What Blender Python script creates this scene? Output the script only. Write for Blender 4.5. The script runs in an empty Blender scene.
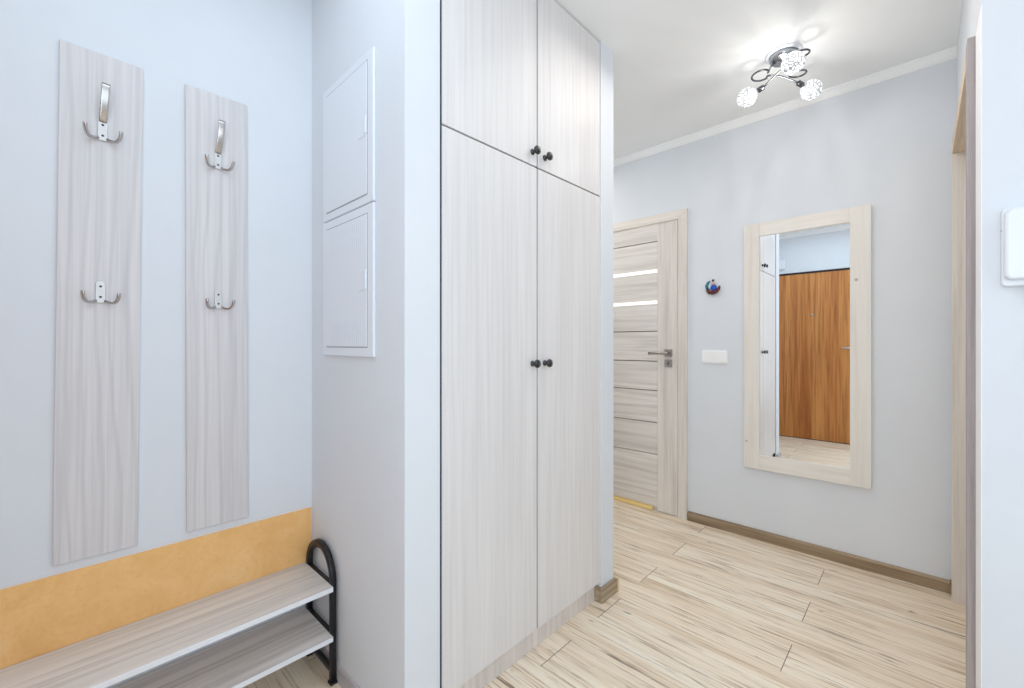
import bpy, bmesh, math, random
from mathutils import Vector, Matrix
PI = math.pi
scn = bpy.context.scene
C = scn.collection
random.seed(4)

# ------------------------------------------------------------------ layout (metres, camera at x = y = 0)
CEIL = 2.557
XL = -1.708          # left wall with the coat racks
YN = 0.674           # face of the niche wall that carries the electrical panel
XE = -1.06           # ends of the two short walls either side of the wardrobe
YB = 2.90            # far wall with mirror and door
XR = 0.12            # right wall with the doorway
YR = 1.74            # short wall with the intercom
YF = -0.60           # wall with the entrance door, behind the camera
XS = 1.60            # side wall beyond the entrance area
XC = -2.90           # end of the corridor behind the wardrobe

# ------------------------------------------------------------------ mesh helper
class MB:
    def __init__(self):
        self.bm = bmesh.new()
    def _merge(self, other, smooth=False):
        me = bpy.data.meshes.new('tmp')
        for f in other.faces:
            f.smooth = smooth
        other.to_mesh(me); other.free()
        self.bm.from_mesh(me); bpy.data.meshes.remove(me)
        return self
    def box(self, x0, x1, y0, y1, z0, z1, bevel=0.0, seg=2):
        b = bmesh.new()
        bmesh.ops.create_cube(b, size=1)
        for v in b.verts:
            v.co = Vector(((x0+x1)/2 + v.co.x*(x1-x0), (y0+y1)/2 + v.co.y*(y1-y0), (z0+z1)/2 + v.co.z*(z1-z0)))
        if bevel:
            bmesh.ops.bevel(b, geom=list(b.edges), offset=bevel, segments=seg, affect='EDGES', profile=0.5)
        return self._merge(b)
    def tube(self, pts, r, n=10, closed=False, flat=None, up=Vector((0, 0, 1)), cap=True):
        """tube along pts; r number or list; flat=(a,b) gives a rectangular-ish section a along side, b along normal"""
        b = bmesh.new()
        pts = [Vector(p) for p in pts]
        m = len(pts)
        rings = []
        prev = None
        for i, p in enumerate(pts):
            if closed:
                t = (pts[(i+1) % m] - pts[(i-1) % m]).normalized()
            else:
                t = (pts[min(i+1, m-1)] - pts[max(i-1, 0)]).normalized()
            if prev is None:
                s = t.cross(up)
                if s.length < 1e-4:
                    s = t.cross(Vector((1, 0, 0)))
                s.normalize()
            else:
                s = (prev - t*prev.dot(t)).normalized()
            prev = s
            u = s.cross(t).normalized()
            rr = r[i] if isinstance(r, (list, tuple)) else r
            ring = []
            for k in range(n):
                a = 2*PI*(k+0.5)/n
                if flat:
                    ca, sa = math.cos(a), math.sin(a)
                    e = 0.45
                    ca = math.copysign(abs(ca)**e, ca); sa = math.copysign(abs(sa)**e, sa)
                    q = p + s*ca*flat[0]*rr + u*sa*flat[1]*rr
                else:
                    q = p + (s*math.cos(a) + u*math.sin(a))*rr
                ring.append(b.verts.new(q))
            rings.append(ring)
        cnt = m if closed else m-1
        for i in range(cnt):
            A, B = rings[i], rings[(i+1) % m]
            for k in range(n):
                b.faces.new((A[k], A[(k+1) % n], B[(k+1) % n], B[k]))
        if not closed and cap:
            b.faces.new(rings[0]); b.faces.new(list(reversed(rings[-1])))
        bmesh.ops.recalc_face_normals(b, faces=list(b.faces))
        return self._merge(b, True)
    def lathe(self, prof, origin, axis, n=28, smooth=True):
        """prof: list of (radius, along)"""
        b = bmesh.new()
        axis = Vector(axis).normalized()
        s = axis.orthogonal().normalized(); u = axis.cross(s)
        o = Vector(origin)
        rings = []
        for (r, h) in prof:
            if r < 1e-6:
                rings.append([b.verts.new(o + axis*h)])
            else:
                rings.append([b.verts.new(o + axis*h + (s*math.cos(2*PI*k/n) + u*math.sin(2*PI*k/n))*r) for k in range(n)])
        for A, B in zip(rings, rings[1:]):
            for k in range(n):
                k2 = (k+1) % n
                if len(A) == 1 and len(B) == 1: continue
                if len(A) == 1: b.faces.new((A[0], B[k2], B[k]))
                elif len(B) == 1: b.faces.new((A[k], A[k2], B[0]))
                else: b.faces.new((A[k], A[k2], B[k2], B[k]))
        for R in (rings[0], rings[-1]):
            if len(R) > 1: b.faces.new(R)
        bmesh.ops.recalc_face_normals(b, faces=list(b.faces))
        return self._merge(b, smooth)
    def prism(self, poly, fixed, a, b_, bevel=0.0):
        """extrude a 2-D polygon; fixed axis 'x','y','z' from a to b_"""
        b = bmesh.new()
        def mk(p, t):
            if fixed == 'x': return (t, p[0], p[1])
            if fixed == 'y': return (p[0], t, p[1])
            return (p[0], p[1], t)
        A = [b.verts.new(mk(p, a)) for p in poly]
        B = [b.verts.new(mk(p, b_)) for p in poly]
        n = len(poly)
        b.faces.new(A); b.faces.new(list(reversed(B)))
        for k in range(n):
            b.faces.new((A[k], A[(k+1) % n], B[(k+1) % n], B[k]))
        bmesh.ops.recalc_face_normals(b, faces=list(b.faces))
        if bevel:
            bmesh.ops.bevel(b, geom=list(b.edges), offset=bevel, segments=2, affect='EDGES', profile=0.5)
        return self._merge(b)
    def ball(self, c, r, sub=3, jitter=0.0, squash=(1, 1, 1), smooth=True):
        b = bmesh.new()
        bmesh.ops.create_icosphere(b, subdivisions=sub, radius=1)
        for v in b.verts:
            k = 1 + random.uniform(-jitter, jitter)
            v.co = Vector((c[0] + v.co.x*r*k*squash[0], c[1] + v.co.y*r*k*squash[1], c[2] + v.co.z*r*k*squash[2]))
        return self._merge(b, smooth)
    def build(self, name, mat, parent=None, local=False):
        me = bpy.data.meshes.new(name)
        if parent is not None and not local:
            w = Vector((0, 0, 0)); p = parent
            while p is not None:
                w += p.location; p = p.parent
            bmesh.ops.translate(self.bm, verts=list(self.bm.verts), vec=-w)
        self.bm.to_mesh(me); self.bm.free()
        me.materials.append(mat)
        o = bpy.data.objects.new(name, me)
        C.objects.link(o)
        if parent is not None: o.parent = parent
        return o

def rrect(cx, cy, w, h, r, n=6):
    pts = []
    for (sx, sy, a0) in ((1, 1, 0), (-1, 1, PI/2), (-1, -1, PI), (1, -1, 1.5*PI)):
        for k in range(n+1):
            a = a0 + PI/2*k/n
            pts.append((cx + sx*(w/2-r) + r*math.cos(a), cy + sy*(h/2-r) + r*math.sin(a)))
    return pts

def thing(name, label, cat, loc, group=None):
    o = bpy.data.objects.new(name, None); C.objects.link(o)
    o.location = loc; o.empty_display_size = 0.1
    o['label'] = label; o['category'] = cat
    if group: o['group'] = group
    return o
def tag(o, label, cat, group=None):
    o['label'] = label; o['category'] = cat
    if group: o['group'] = group
    return o
def struct(name, mb, mat, parent=None):
    o = mb.build(name, mat, parent)
    if parent is None: o['kind'] = 'structure'
    return o

# ------------------------------------------------------------------ materials
def srgb(r, g, b):
    f = lambda c: (c/255/12.92) if c/255 <= 0.04045 else ((c/255+0.055)/1.055)**2.4
    return (f(r), f(g), f(b), 1)
class NT:
    def __init__(self, name):
        self.m = bpy.data.materials.new(name); self.m.use_nodes = True
        self.t = self.m.node_tree; self.b = self.t.nodes['Principled BSDF']
    def n(self, kind, **k):
        o = self.t.nodes.new(kind)
        for a, v in k.items(): setattr(o, a, v)
        return o
    def l(self, a, b): self.t.links.new(a, b)
    def ramp(self, fac, stops):
        r = self.n('ShaderNodeValToRGB')
        e = r.color_ramp.elements
        while len(e) < len(stops): e.new(0.5)
        for el, (p, c) in zip(e, stops): el.position = p; el.color = c
        self.l(fac, r.inputs[0]); return r.outputs[0]
    def mix(self, fac, a, b, mode='MIX'):
        m = self.n('ShaderNodeMix', data_type='RGBA', blend_type=mode)
        if isinstance(fac, (int, float)): m.inputs[0].default_value = fac
        else: self.l(fac, m.inputs[0])
        for i, v in ((6, a), (7, b)):
            if isinstance(v, tuple): m.inputs[i].default_value = v
            else: self.l(v, m.inputs[i])
        return m.outputs[2]
    def math(self, op, a, b=None, c=None):
        m = self.n('ShaderNodeMath', operation=op)
        for i, v in enumerate((a, b, c)):
            if v is None: continue
            if isinstance(v, (int, float)): m.inputs[i].default_value = v
            else: self.l(v, m.inputs[i])
        return m.outputs[0]
    def noise(self, vec, scale, detail=3, rough=0.5, w=None, dist=0.0):
        o = self.n('ShaderNodeTexNoise', noise_dimensions='4D' if w is not None else '3D')
        o.inputs['Scale'].default_value = scale; o.inputs['Detail'].default_value = detail
        o.inputs['Roughness'].default_value = rough; o.inputs['Distortion'].default_value = dist
        self.l(vec, o.inputs['Vector'])
        if w is not None: self.l(w, o.inputs['W'])
        return o.outputs['Fac']
    def bump(self, h, strength=0.1, dist=0.002):
        b = self.n('ShaderNodeBump'); b.inputs['Strength'].default_value = strength; b.inputs['Distance'].default_value = dist
        self.l(h, b.inputs['Height']); self.l(b.outputs[0], self.b.inputs['Normal'])

def plain(name, col, rough=0.5, metal=0.0, emit=None, es=0.0, coat=0.0):
    t = NT(name); t.b.inputs['Base Color'].default_value = col
    t.b.inputs['Roughness'].default_value = rough; t.b.inputs['Metallic'].default_value = metal
    if coat: t.b.inputs['Coat Weight'].default_value = coat
    if emit:
        t.b.inputs['Emission Color'].default_value = emit; t.b.inputs['Emission Strength'].default_value = es
    return t.m
def wall_mat(name, col, amt=0.03):
    t = NT(name)
    tc = t.n('ShaderNodeTexCoord')
    f = t.noise(tc.outputs['Object'], 3.5, 4, 0.6)
    d = tuple(c*(1-amt) for c in col[:3]) + (1,)
    t.l(t.ramp(f, [(0.3, d), (0.7, col)]), t.b.inputs['Base Color'])
    t.b.inputs['Roughness'].default_value = 0.9
    t.b.inputs['Specular IOR Level'].default_value = 0.2
    t.bump(t.noise(tc.outputs['Object'], 260, 2, 0.5), 0.08, 0.001)
    return t.m
def wood(name, light, mid, dark, axis='z', fine=1.0, streak=0.5, rough=0.45, cath=0.0, knots=False, spec=0.4):
    """grain running along axis"""
    t = NT(name)
    tc = t.n('ShaderNodeTexCoord'); oi = t.n('ShaderNodeObjectInfo')
    rnd = t.math('MULTIPLY', oi.outputs['Random'], 37.0)
    def mapped(sx, along):
        mp = t.n('ShaderNodeMapping')
        s = {'x': (along, sx, sx), 'y': (sx, along, sx), 'z': (sx, sx, along)}[axis]
        mp.inputs['Scale'].default_value = s
        t.l(tc.outputs['Object'], mp.inputs['Vector']); return mp.outputs[0]
    f1 = t.noise(mapped(60*fine, 1.6), 1.0, 5, 0.62, rnd)          # fine pores
    f2 = t.noise(mapped(9*fine, 0.35), 1.0, 3, 0.55, rnd, 0.4)     # broad bands
    c = t.ramp(f2, [(0.30, mid), (0.62, light)])
    k = t.ramp(f1, [(0.36, (1, 1, 1, 1)), (0.56, (0, 0, 0, 1))])
    c = t.mix(t.math('MULTIPLY', k, streak), c, dark)
    if cath:
        w = t.n('ShaderNodeTexWave', wave_type='BANDS', bands_direction={'x': 'Y', 'y': 'X', 'z': 'Y'}[axis])
        w.inputs['Scale'].default_value = 9; w.inputs['Distortion'].default_value = 9
        w.inputs['Detail'].default_value = 2.5; w.inputs['Detail Scale'].default_value = 0.7
        mp = t.n('ShaderNodeMapping')
        mp.inputs['Scale'].default_value = {'x': (0.16, 1, 1), 'y': (1, 0.16, 1), 'z': (1, 1, 0.16)}[axis]
        t.l(tc.outputs['Object'], mp.inputs['Vector'])
        off = t.n('ShaderNodeVectorMath', operation='ADD'); t.l(mp.outputs[0], off.inputs[0])
        cb = t.n('ShaderNodeCombineXYZ'); t.l(rnd, cb.inputs[0]); t.l(rnd, cb.inputs[1]); t.l(rnd, cb.inputs[2])
        t.l(cb.outputs[0], off.inputs[1]); t.l(off.outputs[0], w.inputs['Vector'])
        k2 = t.ramp(w.outputs['Fac'], [(0.0, (1, 1, 1, 1)), (0.35, (0, 0, 0, 1))])
        c = t.mix(t.math('MULTIPLY', k2, cath), c, dark)
    if knots:
        v = t.n('ShaderNodeTexVoronoi', feature='F1'); v.inputs['Scale'].default_value = 5.5
        t.l(tc.outputs['Object'], v.inputs['Vector'])
        k3 = t.ramp(v.outputs['Distance'], [(0.03, (1, 1, 1, 1)), (0.055, (0, 0, 0, 1))])
        c = t.mix(t.math('MULTIPLY', k3, 0.7), c, tuple(x*0.5 for x in dark[:3]) + (1,))
    t.l(c, t.b.inputs['Base Color'])
    t.b.inputs['Roughness'].default_value = rough
    t.b.inputs['Specular IOR Level'].default_value = spec
    t.bump(f1, 0.05, 0.001)
    return t.m

M = {}
M['wall'] = wall_mat('pale_grey_paint', srgb(224, 227, 231))
M['ceiling'] = wall_mat('ceiling_paint', srgb(242, 243, 243), 0.015)
M['cornice'] = plain('cornice_white', srgb(246, 246, 246), 0.7)
M['wardrobe'] = wood('bleached_ash_vertical', srgb(229, 225, 223), srgb(220, 216, 214), srgb(203, 198, 197), 'z', 1.1, 0.4, 0.35)
M['rackboard'] = wood('bleached_ash_board', srgb(222, 218, 217), srgb(212, 208, 208), srgb(190, 185, 186), 'z', 1.9, 0.4, 0.4, cath=0.36)
M['plinth'] = wood('bleached_ash_plinth', srgb(230, 222, 215), srgb(218, 209, 203), srgb(196, 187, 181), 'z', 1.0, 0.5, 0.4)
M['shelf'] = wood('bleached_ash_shelf', srgb(230, 222, 214), srgb(212, 204, 198), srgb(180, 170, 164), 'y', 0.8, 0.6, 0.38)
M['shelf_low'] = wood('grey_ash_shelf', srgb(238, 231, 225), srgb(220, 213, 209), srgb(186, 177, 172), 'y', 0.8, 0.65, 0.38)
M['edge'] = plain('white_edge_band', srgb(238, 240, 244), 0.4)
M['doorwood'] = wood('washed_oak_horizontal', srgb(236, 230, 222), srgb(221, 214, 207), srgb(184, 175, 167), 'x', 0.7, 0.5, 0.5, cath=0.12)
M['doorwood_v'] = wood('washed_oak_vertical', srgb(236, 229, 220), srgb(222, 214, 206), srgb(188, 178, 169), 'z', 0.7, 0.5, 0.5)
M['casing'] = wood('washed_oak_casing', srgb(233, 226, 217), srgb(222, 213, 204), srgb(190, 179, 169), 'z', 0.8, 0.45, 0.5)
M['casing_x'] = wood('washed_oak_casing_horizontal', srgb(234, 226, 216), srgb(222, 213, 202), srgb(190, 179, 166), 'x', 0.8, 0.45, 0.5)
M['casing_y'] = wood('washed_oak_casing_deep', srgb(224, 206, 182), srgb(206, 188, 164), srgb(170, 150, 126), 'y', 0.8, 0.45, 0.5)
M['casing_grey'] = wood('grey_brown_edge_wood', srgb(182, 173, 172), srgb(168, 159, 159), srgb(136, 125, 125), 'z', 0.8, 0.6, 0.5)  # casing wood darkened: shade on the near jamb is in the colour
M['mirror_frame'] = wood('birch_frame_vertical', srgb(236, 231, 223), srgb(228, 222, 213), srgb(208, 199, 188), 'z', 0.6, 0.35, 0.5, knots=True)
M['mirror_frame_x'] = wood('birch_frame_horizontal', srgb(236, 231, 223), srgb(228, 222, 213), srgb(208, 199, 188), 'x', 0.6, 0.35, 0.5)
M['mirror'] = plain('mirror_glass', (0.95, 0.965, 0.97, 1), 0.0, 1.0)
M['baseboard'] = wood('brown_oak_baseboard', srgb(176, 155, 126), srgb(150, 129, 102), srgb(108, 88, 66), 'x', 0.8, 0.7, 0.5)
M['baseboard_y'] = wood('brown_oak_baseboard_deep', srgb(190, 172, 144), srgb(164, 146, 120), srgb(118, 100, 78), 'y', 0.8, 0.7, 0.5)
M['baseboard_grey'] = wood('grey_baseboard', srgb(206, 202, 202), srgb(186, 182, 183), srgb(150, 145, 146), 'x', 0.8, 0.6, 0.5)
M['baseboard_pale'] = plain('baseboard_cap_tan', srgb(216, 192, 152), 0.5)
M['entrance'] = wood('orange_teak_veneer', srgb(216, 150, 84), srgb(184, 112, 54), srgb(132, 70, 28), 'z', 0.75, 0.6, 0.4)
M['dark'] = plain('dark_gap', srgb(48, 34, 30), 0.7)
M['slatgap'] = plain('slat_groove_brown', srgb(120, 110, 102), 0.8)
M['slate'] = plain('dark_slate_gap', srgb(52, 58, 70), 0.8)
M['black'] = plain('black_lacquered_steel', srgb(12, 15, 22), 0.4)
M['knob'] = plain('black_knob', srgb(14, 14, 18), 0.25, 0.0, coat=0.5)
M['nickel'] = plain('brushed_nickel', srgb(198, 193, 190), 0.24, 1.0)
M['satin'] = plain('satin_aluminium', srgb(206, 202, 200), 0.5, 1.0)
M['screw'] = plain('dark_screw', srgb(84, 78, 78), 0.5, 0.6)
M['steel'] = plain('grey_steel', srgb(176, 170, 165), 0.35, 1.0)
M['chrome_base'] = plain('grey_chrome', srgb(176, 180, 184), 0.22, 1.0)
M['chrome'] = plain('dark_chrome', srgb(104, 107, 112), 0.15, 1.0)
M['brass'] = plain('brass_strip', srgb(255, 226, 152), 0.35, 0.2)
M['plastic'] = plain('white_plastic', srgb(229, 232, 237), 0.35)
M['switch'] = plain('bright_white_plastic', srgb(247, 247, 246), 0.35)
M['panelwhite'] = plain('white_powder_coat', srgb(229, 233, 238), 0.45)
M['slot'] = plain('vent_slot_grey', srgb(220, 225, 231), 0.7)
M['groove'] = plain('seam_shadow_grey', srgb(150, 158, 170), 0.8)
M['frost'] = plain('frosted_glass_strip', srgb(252, 252, 250), 0.3, 0, (1, 0.98, 0.95, 1), 0.45)  # own glow stands in for light from behind the glass
M['teal'] = plain('teal_glaze', srgb(48, 110, 128), 0.25)
M['blue'] = plain('blue_glaze', srgb(22, 82, 190), 0.2)
M['maroon'] = plain('maroon_glaze', srgb(92, 30, 26), 0.3)
M['pale'] = plain('pale_glaze', srgb(214, 232, 240), 0.3)
M['tan'] = plain('tan_glaze', srgb(200, 150, 110), 0.4)

def orange_mat():
    t = NT('tan_leathery_board')
    tc = t.n('ShaderNodeTexCoord')
    a = t.noise(tc.outputs['Object'], 9, 6, 0.65, dist=0.6)
    b = t.noise(tc.outputs['Object'], 70, 4, 0.7)
    c = t.ramp(a, [(0.3, srgb(236, 182, 112)), (0.55, srgb(245, 194, 126)), (0.75, srgb(248, 204, 142))])
    k = t.ramp(b, [(0.3, (1, 1, 1, 1)), (0.5, (0, 0, 0, 1))])
    t.l(t.mix(t.math('MULTIPLY', k, 0.22), c, srgb(214, 156, 90)), t.b.inputs['Base Color'])
    t.b.inputs['Roughness'].default_value = 0.42
    t.bump(b, 0.08, 0.001)
    return t.m
M['orange'] = orange_mat()

def floor_mat():
    t = NT('bleached_streaky_laminate')
    tc = t.n('ShaderNodeTexCoord'); sp = t.n('ShaderNodeSeparateXYZ'); t.l(tc.outputs['Object'], sp.inputs[0])
    X, Y = sp.outputs[0], sp.outputs[1]
    PW, PL = 0.1915, 1.28
    ry = t.math('DIVIDE', t.math('SUBTRACT', Y, 2.742-PW*40), PW)
    row = t.math('FLOOR', ry); fy = t.math('FRACT', ry)
    par = t.math('MODULO', row, 2.0)
    # even rows have a joint at x = -0.367, odd rows at -1.007
    rx = t.math('DIVIDE', t.math('SUBTRACT', t.math('ADD', X, t.math('MULTIPLY', par, 0.64)), -0.367-PL*20.5), PL)
    col = t.math('FLOOR', rx); fx = t.math('FRACT', rx)
    wn = t.n('ShaderNodeTexWhiteNoise', noise_dimensions='2D')
    cb = t.n('ShaderNodeCombineXYZ'); t.l(row, cb.inputs[0]); t.l(col, cb.inputs[1]); t.l(cb.outputs[0], wn.inputs['Vector'])
    seed = t.math('MULTIPLY', wn.outputs['Value'], 61.0)
    def mapped(sx, sy):
        mp = t.n('ShaderNodeMapping'); mp.inputs['Scale'].default_value = (sx, sy, 1)
        t.l(tc.outputs['Object'], mp.inputs['Vector']); return mp.outputs[0]
    broad = t.noise(mapped(0.8, 19), 1.0, 3, 0.55, seed, 0.5)
    c = t.ramp(broad, [(0.28, srgb(216, 194, 166)), (0.5, srgb(238, 222, 199)), (0.72, srgb(246, 236, 219))])
    # long dark streaks
    s1 = t.noise(mapped(3.2, 110), 1.0, 6, 0.66, seed, 0.3)
    k1 = t.ramp(s1, [(0.36, (1, 1, 1, 1)), (0.48, (0, 0, 0, 1))])
    c = t.mix(t.math('MULTIPLY', k1, 0.85), c, srgb(160, 128, 96))
    s2 = t.noise(mapped(2.0, 50), 1.0, 5, 0.6, t.math('ADD', seed, 11.0), 0.6)
    k2 = t.ramp(s2, [(0.31, (1, 1, 1, 1)), (0.38, (0, 0, 0, 1))])
    c = t.mix(t.math('MULTIPLY', k2, 0.85), c, srgb(108, 84, 62))
    # pale hairlines
    s3 = t.noise(mapped(1.2, 85), 1.0, 3, 0.5, t.math('ADD', seed, 23.0))
    k3 = t.ramp(s3, [(0.60, (0, 0, 0, 1)), (0.72, (1, 1, 1, 1))])
    c = t.mix(t.math('MULTIPLY', k3, 0.6), c, srgb(247, 240, 228))
    # small knots
    v = t.n('ShaderNodeTexNoise', noise_dimensions='4D'); v.inputs['Scale'].default_value = 1.0; v.inputs['Detail'].default_value = 3
    t.l(mapped(8, 30), v.inputs['Vector']); t.l(seed, v.inputs['W'])
    k4 = t.ramp(v.outputs['Fac'], [(0.69, (0, 0, 0, 1)), (0.75, (1, 1, 1, 1))])
    c = t.mix(t.math('MULTIPLY', k4, 0.8), c, srgb(96, 78, 62))
    # joints
    e1 = t.math('LESS_THAN', fy, 0.014)
    e2 = t.math('GREATER_THAN', t.math('ABSOLUTE', t.math('SUBTRACT', fx, 0.5)), 0.4989)
    e2b = t.math('MULTIPLY', e2, 0.95)
    c = t.mix(t.math('MULTIPLY', e1, 0.35), c, srgb(150, 120, 92))
    c = t.mix(e2b, c, srgb(98, 76, 58))
    t.l(c, t.b.inputs['Base Color'])
    t.b.inputs['Roughness'].default_value = 0.42
    t.b.inputs['Specular IOR Level'].default_value = 0.35
    return t.m
M['floor'] = floor_mat()

def ball_mat():
    t = NT('glowing_crackle_glass')
    tc = t.n('ShaderNodeTexCoord')
    v = t.n('ShaderNodeTexVoronoi', feature='DISTANCE_TO_EDGE'); v.inputs['Scale'].default_value = 55
    t.l(tc.outputs['Object'], v.inputs['Vector'])
    f = t.ramp(v.outputs['Distance'], [(0.03, (0.06, 0.07, 0.08, 1)), (0.13, (1, 1, 1, 1))])
    fr = t.n('ShaderNodeLayerWeight'); fr.inputs[0].default_value = 0.35
    rim = t.ramp(fr.outputs['Facing'], [(0.55, (1, 1, 1, 1)), (0.98, (0.25, 0.26, 0.28, 1))])
    t.l(t.mix(1.0, f, rim, 'MULTIPLY'), t.b.inputs['Emission Color'])
    t.b.inputs['Emission Strength'].default_value = 1.15
    t.b.inputs['Base Color'].default_value = (0.22, 0.23, 0.25, 1); t.b.inputs['Roughness'].default_value = 0.1
    return t.m
M['bulb'] = ball_mat()

# ------------------------------------------------------------------ the setting
struct('floor', MB().box(XC-.1, XS+.1, YF-.1, YB+.1, -0.08, 0), M['floor'])
struct('ceiling', MB().box(XC-.1, XS+.1, YF-.1, YB+.1, CEIL, CEIL+.08), M['ceiling'])
struct('wall_left', MB().box(XL-.1, XL, YF, 1.704, 0, CEIL), M['wall'])
struct('wall_niche', MB().box(XL, XE, YN, 0.797, 0, CEIL), M['wall'])
struct('wall_divider', MB().box(XC, XE, 1.704, 1.814, 0, CEIL), M['wall'])
struct('wall_corridor', MB().box(XC-.1, XC, 1.704, YB, 0, CEIL), M['wall'])
DX0, DX1, DZ = -1.955, -1.165, 2.045      # far door opening
struct('wall_back', MB().box(XC-.1, DX0, YB, YB+.1, 0, CEIL).box(DX1, XR+.1, YB, YB+.1, 0, CEIL).box(DX0, DX1, YB, YB+.1, DZ, CEIL), M['wall'])
struct('wall_right', MB().box(XR, XR+.1, YR+.1, 1.975, 0, CEIL).box(XR, XR+.1, 2.795, YB, 0, CEIL).box(XR, XR+.1, 1.975, 2.795, 2.04, CEIL), M['wall'])
struct('wall_return', MB().box(XR, XS, YR, YR+.1, 0, CEIL), M['wall'])
struct('wall_side', MB().box(XS, XS+.1, YF, YR+.1, 0, CEIL), M['wall'])
EX0, EX1, EZ = -1.43, -0.52, 2.07         # entrance door opening
struct('wall_front', MB().box(XL-.1, EX0, YF-.1, YF, 0, CEIL).box(EX1, XS+.1, YF-.1, YF, 0, CEIL).box(EX0, EX1, YF-.1, YF, EZ, CEIL), M['wall'])

def cornice(name, y, sgn, x0, x1):
    m = MB()
    prof = [(y, CEIL), (y, CEIL-.042), (y+sgn*.006, CEIL-.042), (y+sgn*.016, CEIL-.030), (y+sgn*.028, CEIL-.012), (y+sgn*.034, CEIL-.008), (y+sgn*.034, CEIL)]
    m.prism(prof, 'x', x0, x1)
    return struct(name, m, M['cornice'])
cornice('trim_1', YB, -1, XC, XR)
cornice('trim_2', YF, 1, XL, XS)

def base_prof(o, s, t=.015, h=.06):
    return [(o, 0), (o+s*t, 0), (o+s*t, h-.012), (o+s*(t-.004), h-.003), (o+s*(t-.009), h), (o, h)]
bb = struct('baseboard_back', MB().prism(base_prof(YB, -1), 'x', -1.128, XR-.018), M['baseboard'])
MB().box(XR-.024, XR-.006, YB-.019, YB-.0002, 0, .066, .003).build('corner_cap', M['baseboard'], bb)
struct('baseboard_corridor', MB().prism(base_prof(YB, -1), 'x', XC, -2.03), M['baseboard'])
# far stub of wall beside the wardrobe: front piece, return piece, pale end cap
bd = struct('baseboard_divider', MB().prism([(XE, 1.689), (XE+.016, 1.689), (XE+.016, 1.822), (XE, 1.822)], 'z', 0, .066, .003)
            .box(XE-.028, XE+.0005, 1.689, 1.7035, 0, .066), M['baseboard_y'])
MB().box(XE-.01, XE+.021, 1.8225, 1.832, 0, .068, .003).build('end_cap', M['baseboard_pale'], bd)
struct('baseboard_niche', MB().prism(base_prof(YN, -1, .0085), 'x', XL, XE+.015).prism([(XE, YN-.0085), (XE+.015, YN-.0085), (XE+.015, 0.797), (XE, 0.797)], 'z', 0, .06), M['baseboard_grey'])
struct('baseboard_front', MB().prism(base_prof(YF, 1), 'x', XL, EX0-.01).prism(base_prof(YF, 1), 'x', EX1+.01, XS), M['baseboard'])
struct('baseboard_return', MB().prism(base_prof(YR, -1), 'x', XR+.002, XS), M['baseboard'])

# ------------------------------------------------------------------ far interior door (door_1)
def door_root(name, loc, label):
    o = bpy.data.objects.new(name, None); C.objects.link(o); o.location = loc
    o['kind'] = 'structure'; o['label'] = label; o['category'] = 'door'
    return o
d1 = door_root('door_1', (-1.56, YB, 0), 'washed oak interior door with two frosted glass strips in the far wall')
lx0, lx1 = -1.945, -1.200
sx0, sx1 = -1.80, -1.342
yf = YB-.008
MB().box(lx0, sx0, yf, yf+.04, .006, 2.035).box(sx1, lx1, yf, yf+.04, .006, 2.035).build('stile', M['doorwood_v'], d1)
MB().box(sx0, sx1, yf, yf+.04, 1.899, 2.035).build('top_rail', M['doorwood'], d1)
edges = [(1.895, 1.700), (1.677, 1.482), (1.458, 1.268), (1.262, 1.056), (1.050, 0.849), (0.843, 0.624), (0.618, 0.400), (0.394, 0.030)]
for z1, z0 in edges:
    MB().box(sx0+.001, sx1-.003, yf+.005, yf+.036, z0, z1, .0015, 1).build('panel', M['doorwood'], d1)
MB().box(sx0, sx1, yf+.022, yf+.034, .03, 1.899).build('panel_backing', M['slatgap'], d1)  # backing colour carries the shade of the grooves between panels
for z in (1.6885, 1.470):
    MB().box(sx0+.002, sx1-.004, yf+.004, yf+.030, z-.0112, z+.0112).build('glass_strip', M['frost'], d1)
MB().box(sx0, sx1-.035, yf-.006, yf+.02, .004, .027).build('brass_strip', M['brass'], d1)  # thin pale yellow bar along the foot of the panels
# casing: frame pieces
cy0 = YB-.018
f1 = MB().box(-1.192, -1.133, cy0, YB, 0, 2.020).build('door_frame', M['casing'], d1)
MB().prism([(-2.012, 2.081), (-1.133, 2.081), (-1.192, 2.022), (-1.953, 2.022)], 'y', cy0, YB).build('frame_head', M['casing_x'], f1)
MB().prism([(-1.192, 2.020), (-1.133, 2.020), (-1.133, 2.0805)], 'y', cy0, YB-.0005).build('frame_mitre', M['casing'], f1)
MB().box(-2.012, -1.953, cy0, YB, 0, 2.022).build('frame_side', M['casing'], f1)
MB().box(-1.1985, -1.1955, yf-.003, yf+.02, 1.03, 1.27).build('strike_plate', M['baseboard_pale'], d1)
h = MB().prism(rrect(-1.262, 1.112, .052, .052, .006), 'y', yf-.009, yf).lathe([(.011, 0), (.011, .040), (0.009, .044)], (-1.262, yf-.008, 1.112), (0, -1, 0), 18)\
    .tube([(-1.262, yf-.042, 1.112), (-1.275, yf-.047, 1.112), (-1.30, yf-.048, 1.112), (-1.385, yf-.048, 1.110)], 0.0095, 12).build('door_handle', M['steel'], d1)
MB().prism(rrect(-1.262, 1.042, .052, .052, .006), 'y', yf-.008, yf).build('lock_plate', M['steel'], d1)
MB().prism(rrect(-1.262, 1.042, .007, .022, .003), 'y', yf-.0095, yf-.0079).build('keyhole', M['screw'], d1)

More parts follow.
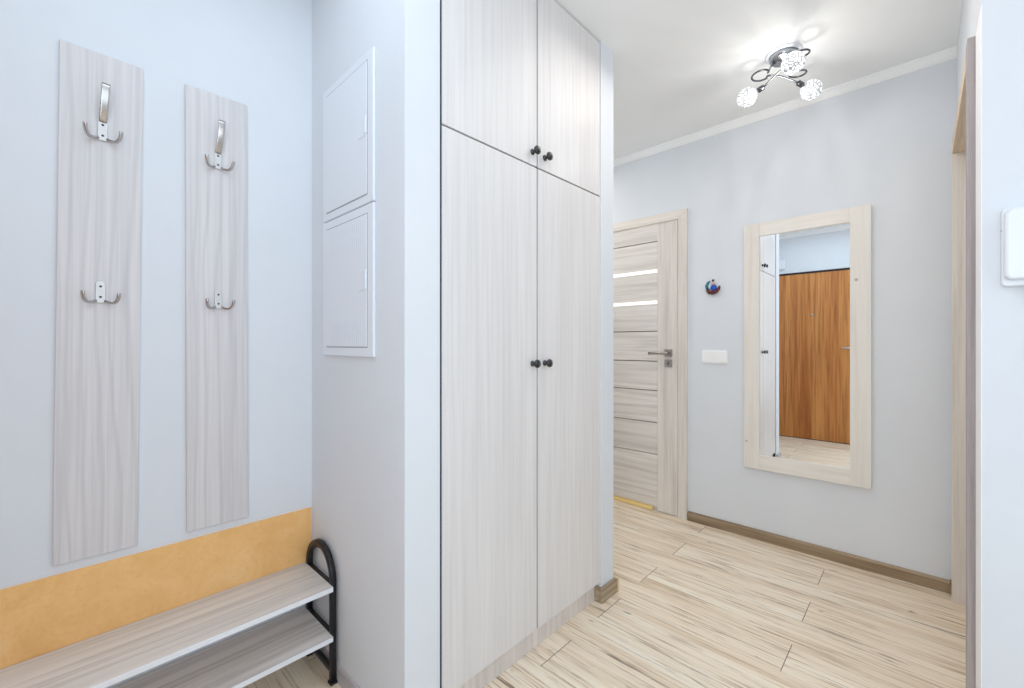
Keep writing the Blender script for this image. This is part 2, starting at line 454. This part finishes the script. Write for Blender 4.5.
# ------------------------------------------------------------------ doorway in the right wall (door_3)
d3 = door_root('door_3', (XR, 2.385, 0), 'doorway with washed oak frame in the right wall')
cx0 = XR-.019
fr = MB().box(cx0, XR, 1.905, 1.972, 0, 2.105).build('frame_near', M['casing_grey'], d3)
MB().box(cx0, XR, 2.793, 2.862, 0, 2.038).box(XR+.0005, XR+.1, 2.793, 2.7948, 0, 2.038).build('frame_far', M['casing'], d3)
MB().box(cx0+.0005, XR, 1.972, 2.862, 2.040, 2.105).box(XR+.0005, XR+.1, 1.978, 2.792, 2.0365, 2.0395).build('frame_head', M['casing_y'], d3)
MB().box(XR+.0005, XR+.1, 1.9755, 1.978, 0, 2.038).build('frame_lining', M['casing'], d3)
MB().box(XR+.055, XR+.095, 1.980, 2.790, .006, 2.034).build('door_leaf', M['doorwood_v'], d3)

struct('trim_3', MB().box(XR-.002, XR, YR+.001, 1.903, 0, 2.104), M['cornice'])

# ------------------------------------------------------------------ entrance door behind the camera (door_2), seen in the mirror
d2 = door_root('door_2', (-.975, YF, 0), 'orange brown veneered entrance door seen in the mirror')
MB().box(EX0+.012, EX1-.012, YF-.045, YF+.004, .008, 2.044, .003).build('door_leaf', M['entrance'], d2)
MB().box(EX0, EX0+.012, YF-.05, YF+.006, 0, 2.065).box(EX1-.012, EX1, YF-.05, YF+.006, 0, 2.065).box(EX0, EX1, YF-.05, YF+.006, 2.046, 2.068)\
    .box(EX0+.012, EX1-.012, YF-.04, YF+.002, 0, .008).build('door_frame', M['dark'], d2)  # dark brown strips; gap shadow round the leaf is in their colour
MB().lathe([(.016, 0), (.016, .004), (.010, .007), (.010, .010), (0, .010)], (-.973, YF+.004, 1.53), (0, 1, 0), 20).build('peephole', M['satin'], d2)
MB().prism(rrect(-.585, 1.128, .045, .045, .006), 'y', YF+.003, YF+.012)\
    .tube([(-.585, YF+.01, 1.128), (-.585, YF+.05, 1.128), (-.60, YF+.056, 1.128), (-.678, YF+.056, 1.128)], .011, 12).build('door_handle', M['satin'], d2)
# added window with glowing pane beside the entrance door, dresses the front fill light
w1 = bpy.data.objects.new('window_1', None); C.objects.link(w1); w1.location = (.16, YF, .44); w1['kind'] = 'structure'
MB().box(-.37, -.31, YF, YF+.045, .42, 2.18, .004).box(.63, .69, YF, YF+.045, .42, 2.18, .004).box(-.31, .63, YF, YF+.045, .42, .48, .004).box(-.31, .63, YF, YF+.045, 2.12, 2.18, .004).build('window_frame', M['plastic'], w1)
MB().box(-.31, .63, YF+.005, YF+.012, .48, 2.12).build('pane', M['frost'], w1)
bx = MB().box(-1.345, -1.258, YF-.002, YF+.03, 2.125, 2.245, .006).build('door_chime', M['plastic'])
tag(bx, 'small white chime box on the wall above the orange entrance door, seen in the mirror', 'door chime')

# ------------------------------------------------------------------ wardrobe
w = thing('wardrobe', 'tall built-in bleached ash wardrobe with four doors and black knobs', 'wardrobe', (-1.38, 1.25, 0))
fx = -1.065      # front plane of the doors
y0, ym, y1 = 0.810, 1.262, 1.7035
zs = 1.849
MB().box(XL+.005, fx-.022, y0-.0125, y1-.0005, .08, CEIL-.004)\
    .box(fx-.022, fx-.0035, y0-.0125, y0-.001, .004, CEIL-.004).box(fx-.022, fx-.005, ym-.003, ym+.003, .084, CEIL-.006).build('carcass', M['slate'], w)  # dark slate strips put the shade of the door gaps into colour
MB().box(XL+.005, fx-.021, y0-.0125, y1-.0005, 0, .079).build('plinth', M['plinth'], w)
for (a, b, z0, z1) in ((y0, ym-.0035, .084, zs-.003), (ym+.0035, y1-.0005, .084, zs-.003), (y0, ym-.0035, zs+.003, CEIL-.006), (ym+.0035, y1-.0005, zs+.003, CEIL-.006)):
    d = MB().box(fx-.019, fx, a, b, z0, z1, .0012, 1).build('door', M['wardrobe'], w)
    left = b < 1.3
    ky = 1.232 if left else 1.305
    kz = 1.101 if z0 < 1 else 1.900
    k = MB().lathe([(.0115, -.0005), (.0115, .003), (.007, .006), (.0055, .013), (.007, .017), (.0145, .020), (.0165, .025), (.0145, .030), (.007, .033), (0, .0335)], (fx, ky, kz), (1, 0, 0), 24)
    k.build('knob', M['knob'], d)

# ------------------------------------------------------------------ coat racks (built at the origin of the board, front faces +x)
def hook(parent, z, long_prong):
    T = 0.010
    pl = MB()
    h = .062 if not long_prong else .056
    pl.prism(rrect(0, z, .021, h, .007 if not long_prong else .003), 'x', T, T+.0045, .0008)
    o = pl.build('hook', M['satin'], parent, local=True)
    for s in (-1, 1):
        z0 = z - h/2 + .006
        pts = []
        for k in range(11):
            t = k/10
            y = s*(.0098 + .0275*math.sin(t*PI*.5))
            zz = z0 - .006*math.sin(t*PI) + .023*max(0, t-.35)**1.6/.5
            x = T + .0025 + .030*t
            pts.append((x, y, zz))
        MB().tube(pts, [.0036]*8 + [.0036, .0038, .0034], 10, flat=(1.25, .9)).build('side_prong', M['nickel'], o, local=True)
    if long_prong:
        pts = []
        for k in range(13):
            t = k/12
            pts.append((T + .002 + .036*(1-(1-t)**2), .004*t, z + .022 + .106*t - .006*t*t))
        MB().tube(pts, [.0085 + .001*k/12 for k in range(13)], 12, flat=(1, .22), up=Vector((1, 0, 0))).build('long_prong', M['nickel'], o, local=True)
    for dz in (.016, -.014):
        MB().lathe([(.0032, 0), (.0028, .0012), (0, .0014)], (T+.0044, 0, z+dz), (1, 0, 0), 10).build('screw', M['screw'], o, local=True)
def coat_rack(loc, rx, label):
    t = thing('coat_rack', label, 'coat rack', loc, 'coat racks on the left wall')
    t.rotation_euler = (rx, 0, 0)
    MB().box(0, .010, -.0868, .0868, 0, 1.430, .001, 1).build('board', M['rackboard'], t, local=True)
    hook(t, 1.210, True)
    hook(t, .749, False)
    return t
def copy_tree(o, parent=None):
    c = o.copy(); C.objects.link(c)
    if parent is not None: c.parent = parent
    for ch in list(o.children): copy_tree(ch, c)
    return c
r1 = coat_rack((XL, .0745, .574), -.0098, 'pale ash coat rack board farther from the corner, wider looking, lower edge nearest the camera')
r2 = copy_tree(r1)
r2.location = (XL, .3675, .574); r2.rotation_euler = (.0024, 0, 0)
r1['label'] = 'leftmost of the two pale ash coat rack boards, nearer the photo edge'
r2['label'] = 'right one of the two pale ash coat rack boards, nearer the wall corner'

# ------------------------------------------------------------------ tan board behind the shoe rack
tb = MB().box(XL, XL+.006, -.45, .669, .300, .547, .0008, 1).build('wall_board', M['orange'])
tag(tb, 'tan orange leathery board on the left wall behind the shoe rack', 'wall board')

# ------------------------------------------------------------------ shoe rack
sr = thing('shoe_rack', 'low shoe rack with two pale wood shelves and arched black steel end frames', 'shoe rack', (-1.58, .25, 0))
sx_b, sx_f = XL+.0075, -1.454
ys0, ys1 = -.42, .6445
for z, mat in ((.346, M['shelf']), (.176, M['shelf_low'])):
    s = MB().box(sx_b, sx_f-.0012, ys0, ys1-.001, z-.016, z).build('shelf', mat, sr)
    MB().box(sx_f-.0012, sx_f, ys0, ys1-.001, z-.016, z-.0002).box(sx_b, sx_f, ys1-.001, ys1, z-.016, z-.0002).build('edge_band', M['edge'], s)
def end_frame(y):
    xb, xf = -1.682, -1.480
    cx, r = (xb+xf)/2, (xf-xb)/2
    zc = .351
    pts = [(xf, y, .004), (xf, y, .10), (xf, y, .25)]
    for k in range(17):
        a = PI*k/16
        pts.append((cx + r*math.cos(a), y, zc + r*math.sin(a)))
    pts += [(xb, y, .25), (xb, y, .10), (xb, y, .004)]
    f = MB().tube(pts, .0105, 12, flat=(1, 1), up=Vector((0, 1, 0))).build('end_frame', M['black'], sr)
    for z in (.338, .168, .045):
        MB().box(xb, xf, y-.007, y+.007, z-.009, z+.009, .002, 1).build('cross_bar', M['black'], f)
    # small plastic feet
    for x in (xb, xf):
        MB().box(x-.0135, x+.0135, y-.0135, y+.0135, 0, .010, .003, 2).build('foot', M['black'], f)
    # scalloped inner rim of the arch
    pts = []
    for k in range(49):
        a = PI*(0.04 + .92*k/48)
        rr = r - .0125 + .0022*math.sin(k*1.15)
        pts.append((cx + rr*math.cos(a), y, zc + rr*math.sin(a)))
    MB().tube(pts, .0055, 8, up=Vector((0, 1, 0))).build('rim_trim', M['black'], f)
end_frame(ys1+.0100)
end_frame(ys0-.0100)

# ------------------------------------------------------------------ electrical panel on the niche wall
class PB(MB):            # coordinates taken on the wall face, cabinet front stands 10 mm proud
    def box(self, x0, x1, y0, y1, z0, z1, bevel=0.0, seg=2):
        g = lambda z: 1.175 + (z-1.175)*.985
        return MB.box(self, x0*.985, x1*.985, y0, y1, g(z0), g(z1), bevel, seg)
ep = thing('electrical_panel', 'white flush electrical cabinet with two doors on the grey niche wall', 'electrical panel', (-1.416, YN, 1.133))
yo = YN-.010
ex0, ex1, ez0, ez1 = -1.608, -1.237, 1.133, 2.104
PB().box(ex0, ex1, yo, YN, ez0, 1.6195, .004, 3).box(ex0, ex1, yo, YN, 1.6225, ez1, .004, 3).build('frame', M['panelwhite'], ep)
for (z0, z1, lz) in ((1.652, 2.074, 1.871), (1.166, 1.588, 1.379)):
    PB().box(-1.576, -1.272, yo-.0006, YN-.002, z0-.003, z1+.003).build('seam', M['groove'], ep)
    dm = PB().box(-1.573, -1.275, yo-.0026, YN-.001, z0, z1, .0018, 2)
    nf = len(dm.bm.faces)
    if z0 < 1.5:                      # rows of vent slots top and bottom
        for zr in (1.555, 1.505, 1.232, 1.192):
            for k in range(16):
                x = -1.530 + k*.0145
                dm.box(x, x+.005, yo-.0030, yo-.0020, zr-.016, zr+.016)
    d = dm.build('door', M['panelwhite'], ep)
    d.data.materials.append(M['slot'])
    for f in d.data.polygons:
        if f.index >= nf: f.material_index = 1
    PB().box(-1.329, -1.277, yo-.0042, yo-.001, lz-.033, lz+.033, .0012, 1).box(-1.283, -1.273, yo-.0075, yo-.001, lz-.028, lz+.028, .001, 1).build('latch', M['plastic'], d)

# ------------------------------------------------------------------ mirror
mr = thing('wall_mirror', 'tall wall mirror in a pale birch frame on the far wall', 'mirror', (-.486, YB, .43))
my0, my1 = YB-.026, YB-.001
ox0, ox1, oz0, oz1 = -.786, -.187, .428, 1.896
ix0, ix1, iz0, iz1 = -.699, -.274, .513, 1.817
MB().prism([(ox0, oz0), (ix0, oz0), (ix0, oz1), (ox0, oz1)], 'y', my0, my1, .0015).build('frame_side', M['mirror_frame'], mr)
MB().prism([(ix1, oz0), (ox1, oz0), (ox1, oz1), (ix1, oz1)], 'y', my0, my1, .0015).build('frame_side', M['mirror_frame'], mr)
MB().box(ix0, ix1, my0, my1, iz1, oz1, .0015, 1).build('frame_rail', M['mirror_frame_x'], mr)
MB().box(ix0, ix1, my0, my1, oz0, iz0, .0015, 1).build('frame_rail', M['mirror_frame_x'], mr)
MB().box(ix0-.004, ix1+.004, my0+.010, my0+.014, iz0-.004, iz1+.004).build('glass', M['mirror'], mr)

# ------------------------------------------------------------------ double light switch
sw = thing('light_switch', 'white double rocker light switch on the far wall beside the door', 'light switch', (-.960, YB, 1.05))
MB().prism(rrect(-.961, 1.093, .156, .085, .008), 'y', YB-.008, YB, .001).build('plate', M['switch'], sw)
for x in (-.9985, -.9235):
    MB().prism(rrect(x, 1.094, .068, .070, .006), 'y', YB-.013, YB-.007, .0015).build('rocker', M['switch'], sw)

# ------------------------------------------------------------------ small glazed ornament
og = thing('wall_ornament', 'small colourful blue and brown glazed ornament on the far wall above the switch', 'ornament', (-.968, YB, 1.50))
yo2 = YB-.0005
MB().tube([(-1.005, yo2-.012, 1.522), (-.992, yo2-.014, 1.508), (-.970, yo2-.016, 1.503), (-.948, yo2-.014, 1.510), (-.934, yo2-.011, 1.527), (-.928, yo2-.008, 1.545)],
          [.010, .0125, .013, .012, .009, .004], 12).build('base', M['maroon'], og)
MB().tube([(-1.003, yo2-.012, 1.528), (-1.007, yo2-.012, 1.550), (-.998, yo2-.012, 1.570), (-.986, yo2-.010, 1.580)], [.009, .011, .008, .004], 12).build('wing', M['teal'], og)
MB().tube([(-.990, yo2-.010, 1.530), (-.991, yo2-.010, 1.550), (-.984, yo2-.010, 1.564)], [.008, .008, .005], 12).build('pale_wing', M['pale'], og)
MB().ball((-.964, yo2-.012, 1.535), .019, 3, squash=(1, .6, 1.1)).build('blue_body', M['blue'], og)
MB().ball((-.966, yo2-.010, 1.557), .010, 2, squash=(1.3, .7, .7)).build('tan_cap', M['tan'], og)
MB().ball((-.970, yo2-.007, 1.583), .0075, 2, squash=(1.2, .8, 1)).build('bead', M['maroon'], og)

# ------------------------------------------------------------------ intercom
ic = thing('intercom', 'white wall intercom with handset on the short wall at the right edge', 'intercom', (.21, YR, 1.33))
MB().prism(rrect(.204, 1.430, .100, .206, .010), 'y', YR-.022, YR, .003).build('base', M['plastic'], ic)
MB().prism(rrect(.2025, 1.434, .090, .184, .014), 'y', YR-.046, YR-.021, .006).build('handset', M['plastic'], ic)
MB().box(.1535, .160, YR-.012, YR-.007, 1.474, 1.479).build('side_hole', M['screw'], ic)
pts = []
base_pts = [(.211, YR-.020, 1.312), (.213, YR-.022, 1.290), (.224, YR-.034, 1.282), (.245, YR-.044, 1.290), (.262, YR-.046, 1.275), (.270, YR-.046, 1.240), (.262, YR-.046, 1.205), (.238, YR-.045, 1.180), (.225, YR-.044, 1.150), (.250, YR-.044, 1.125), (.300, YR-.044, 1.150), (.315, YR-.042, 1.230), (.290, YR-.034, 1.320), (.252, YR-.030, 1.345)]
def catmull(P, n=12):
    P = [Vector(p) for p in P]; out = []
    Q = [P[0]] + P + [P[-1]]
    for i in range(1, len(Q)-2):
        for k in range(n):
            t = k/n
            a, b, c, d = Q[i-1], Q[i], Q[i+1], Q[i+2]
            out.append(.5*((2*b) + (c-a)*t + (2*a-5*b+4*c-d)*t*t + (3*b-a-3*c+d)*t**3))
    out.append(P[-1]); return out
MB().prism(rrect(.211, 1.318, .016, .036, .004), 'y', YR-.028, YR-.006, .0015).build('cord_plug', M['plastic'], ic)
MB().tube(catmull(base_pts), .0045, 8).build('cord', M['plastic'], ic)

# ------------------------------------------------------------------ ceiling lamp
LC = Vector((-.475, 2.375, CEIL))
lamp = thing('ceiling_lamp', 'three-arm chrome ceiling lamp with glowing crackled glass globes', 'ceiling lamp', LC)
MB().lathe([(.075, 0), (.075, -.006), (.068, -.010), (0, -.010)], LC, (0, 0, 1), 40).build('ceiling_ring', M['plastic'], lamp)
MB().lathe([(.060, -.010), (.060, -.026), (.052, -.034), (.016, -.037), (.012, -.050), (0, -.052)], LC, (0, 0, 1), 40).build('base', M['chrome_base'], lamp)
balls = [Vector((-.629, 2.356, 2.400)), Vector((-.386, 2.499, 2.400)), Vector((-.406, 2.205, 2.400))]
for i, bpos in enumerate(balls):
    u = Vector((bpos.x-LC.x, bpos.y-LC.y, 0)).normalized(); v = Vector((-u.y, u.x, 0))
    Z = Vector((0, 0, 1))
    d = (Vector((bpos.x-LC.x, bpos.y-LC.y, 0))).length
    zb = bpos.z - LC.z
    ph = math.radians(134)
    e = u*math.cos(ph) + v*math.sin(ph); wv = Vector((-e.y, e.x, 0))
    P = [LC + e*.030 + Z*-.032, LC + e*.050 + Z*-.042]
    lc, lr = LC + e*.098 - Z*.072, .036
    tgt = LC + u*(d-.072) + Z*(zb+.026)
    for k in range(10):               # one full curl beside the base, then straight out to the globe
        a = PI*1.15 - 2*PI*k/8.5
        P.append(lc + e*lr*math.cos(a) + wv*lr*math.sin(a) + Z*(.012 - .0024*k))
    P.append(P[-1].lerp(tgt, .45) + Z*.010)
    P.append(tgt)
    a_ = MB().tube(catmull(P, 8), .0042, 10).build('arm', M['chrome'], lamp)
    ax = (bpos - P[-1]).normalized()
    p0 = P[-1]
    MB().lathe([(.0, -.004), (.010, -.003), (.0125, 0), (.0125, .026), (.010, .028), (0, .028)], p0, ax, 20).build('socket', M['chrome'], a_)
    MB().ball(bpos, .0455, 3, 0.012, smooth=False).build('globe', M['bulb'], a_)

# ------------------------------------------------------------------ lights
def area(name, loc, rot, sx, sy, power, col):
    L = bpy.data.lights.new(name, 'AREA'); L.shape = 'RECTANGLE'; L.size = sx; L.size_y = sy
    L.energy = power; L.color = col
    o = bpy.data.objects.new(name, L); C.objects.link(o); o.location = loc; o.rotation_euler = rot
    return o
area('daylight_side', (1.50, .10, 1.55), (0, PI/2, 0), 1.6, 1.2, 9, (.67, .83, 1.0))
area('daylight_front', (.16, -.55, 1.30), (PI/2, 0, 0), .94, 1.64, 14.5, (.70, .845, 1.0))  # fill light added behind the camera, just inside the added window
area('entrance_ceiling_light', (-.80, .20, CEIL-.03), (0, 0, 0), 1.0, 1.0, 6.6, (.70, .86, 1.0))  # unseen fill added under the ceiling, no fixture there
area('hall_light', (-.5, 1.75, 2.46), (0, 0, 0), .8, .7, 4.1, (1, .95, .89))  # soft fill added below the ceiling to even out the far area
area('corridor_light', (-2.2, 2.35, CEIL-.03), (0, 0, 0), .6, .6, 8, (1, .98, .95))  # unseen fill added to brighten the corridor and far door
fl = bpy.data.lights.new('hall_glow', 'POINT'); fl.energy = 2.7; fl.color = (1, .96, .91); fl.shadow_soft_size = .2  # soft point fill added in mid-hall, no fixture
flo = bpy.data.objects.new('hall_glow', fl); C.objects.link(flo); flo.location = (.12, .62, 1.55)
sl = bpy.data.lights.new('side_lamp', 'POINT'); sl.energy = .8; sl.color = (.85, .93, 1.0); sl.shadow_soft_size = .05  # unseen point light added to throw the intercom's shadow leftwards
slo = bpy.data.objects.new('side_lamp', sl); C.objects.link(slo); slo.location = (1.15, .95, 1.95)
def pattern_point(name, loc, power, col, radius):
    L = bpy.data.lights.new(name, 'POINT'); L.energy = power; L.color = col; L.shadow_soft_size = radius
    L.use_nodes = True
    nt = L.node_tree
    em = nt.nodes['Emission']
    g = nt.nodes.new('ShaderNodeTexCoord')
    sp = nt.nodes.new('ShaderNodeSeparateXYZ'); nt.links.new(g.outputs['Normal'], sp.inputs[0])
    at = nt.nodes.new('ShaderNodeMath'); at.operation = 'ARCTAN2'
    nt.links.new(sp.outputs[1], at.inputs[0]); nt.links.new(sp.outputs[0], at.inputs[1])
    cb = nt.nodes.new('ShaderNodeCombineXYZ')
    m1 = nt.nodes.new('ShaderNodeMath'); m1.operation = 'MULTIPLY'; m1.inputs[1].default_value = 5.5
    nt.links.new(at.outputs[0], m1.inputs[0]); nt.links.new(m1.outputs[0], cb.inputs[0])
    m2 = nt.nodes.new('ShaderNodeMath'); m2.operation = 'MULTIPLY'; m2.inputs[1].default_value = 1.2
    nt.links.new(sp.outputs[2], m2.inputs[0]); nt.links.new(m2.outputs[0], cb.inputs[1])
    nz = nt.nodes.new('ShaderNodeTexNoise'); nz.inputs['Scale'].default_value = 1.6; nz.inputs['Detail'].default_value = 4
    nt.links.new(cb.outputs[0], nz.inputs['Vector'])
    mr_ = nt.nodes.new('ShaderNodeMapRange'); mr_.inputs['From Min'].default_value = .3; mr_.inputs['From Max'].default_value = .7
    mr_.inputs['To Min'].default_value = .3; mr_.inputs['To Max'].default_value = 1.35
    nt.links.new(nz.outputs['Fac'], mr_.inputs['Value']); nt.links.new(mr_.outputs[0], em.inputs['Strength'])
    o = bpy.data.objects.new(name, L); C.objects.link(o); o.location = loc
    return o
pattern_point('globe_glow', (-.475, 2.33, 2.34), 2.3, (1.0, .98, .95), .04)

wd = bpy.data.worlds.new('world'); scn.world = wd; wd.use_nodes = True
wd.node_tree.nodes['Background'].inputs[0].default_value = (.75, .85, 1, 1)
wd.node_tree.nodes['Background'].inputs[1].default_value = .6

# ------------------------------------------------------------------ camera
cam = bpy.data.cameras.new('camera'); co = bpy.data.objects.new('camera', cam); C.objects.link(co)
cam.sensor_width = 36; cam.lens = 430.8/1024*36; cam.clip_start = .02
co.location = (0, 0, 1.175); co.rotation_euler = (PI/2, 0, math.radians(43.552))
scn.camera = co
scn.view_settings.view_transform = 'Standard'
scn.view_settings.look = 'None'
scn.view_settings.exposure = 0.06
scn.cycles.max_bounces = 10; scn.cycles.diffuse_bounces = 8; scn.cycles.glossy_bounces = 6
scn.cycles.sample_clamp_indirect = 6
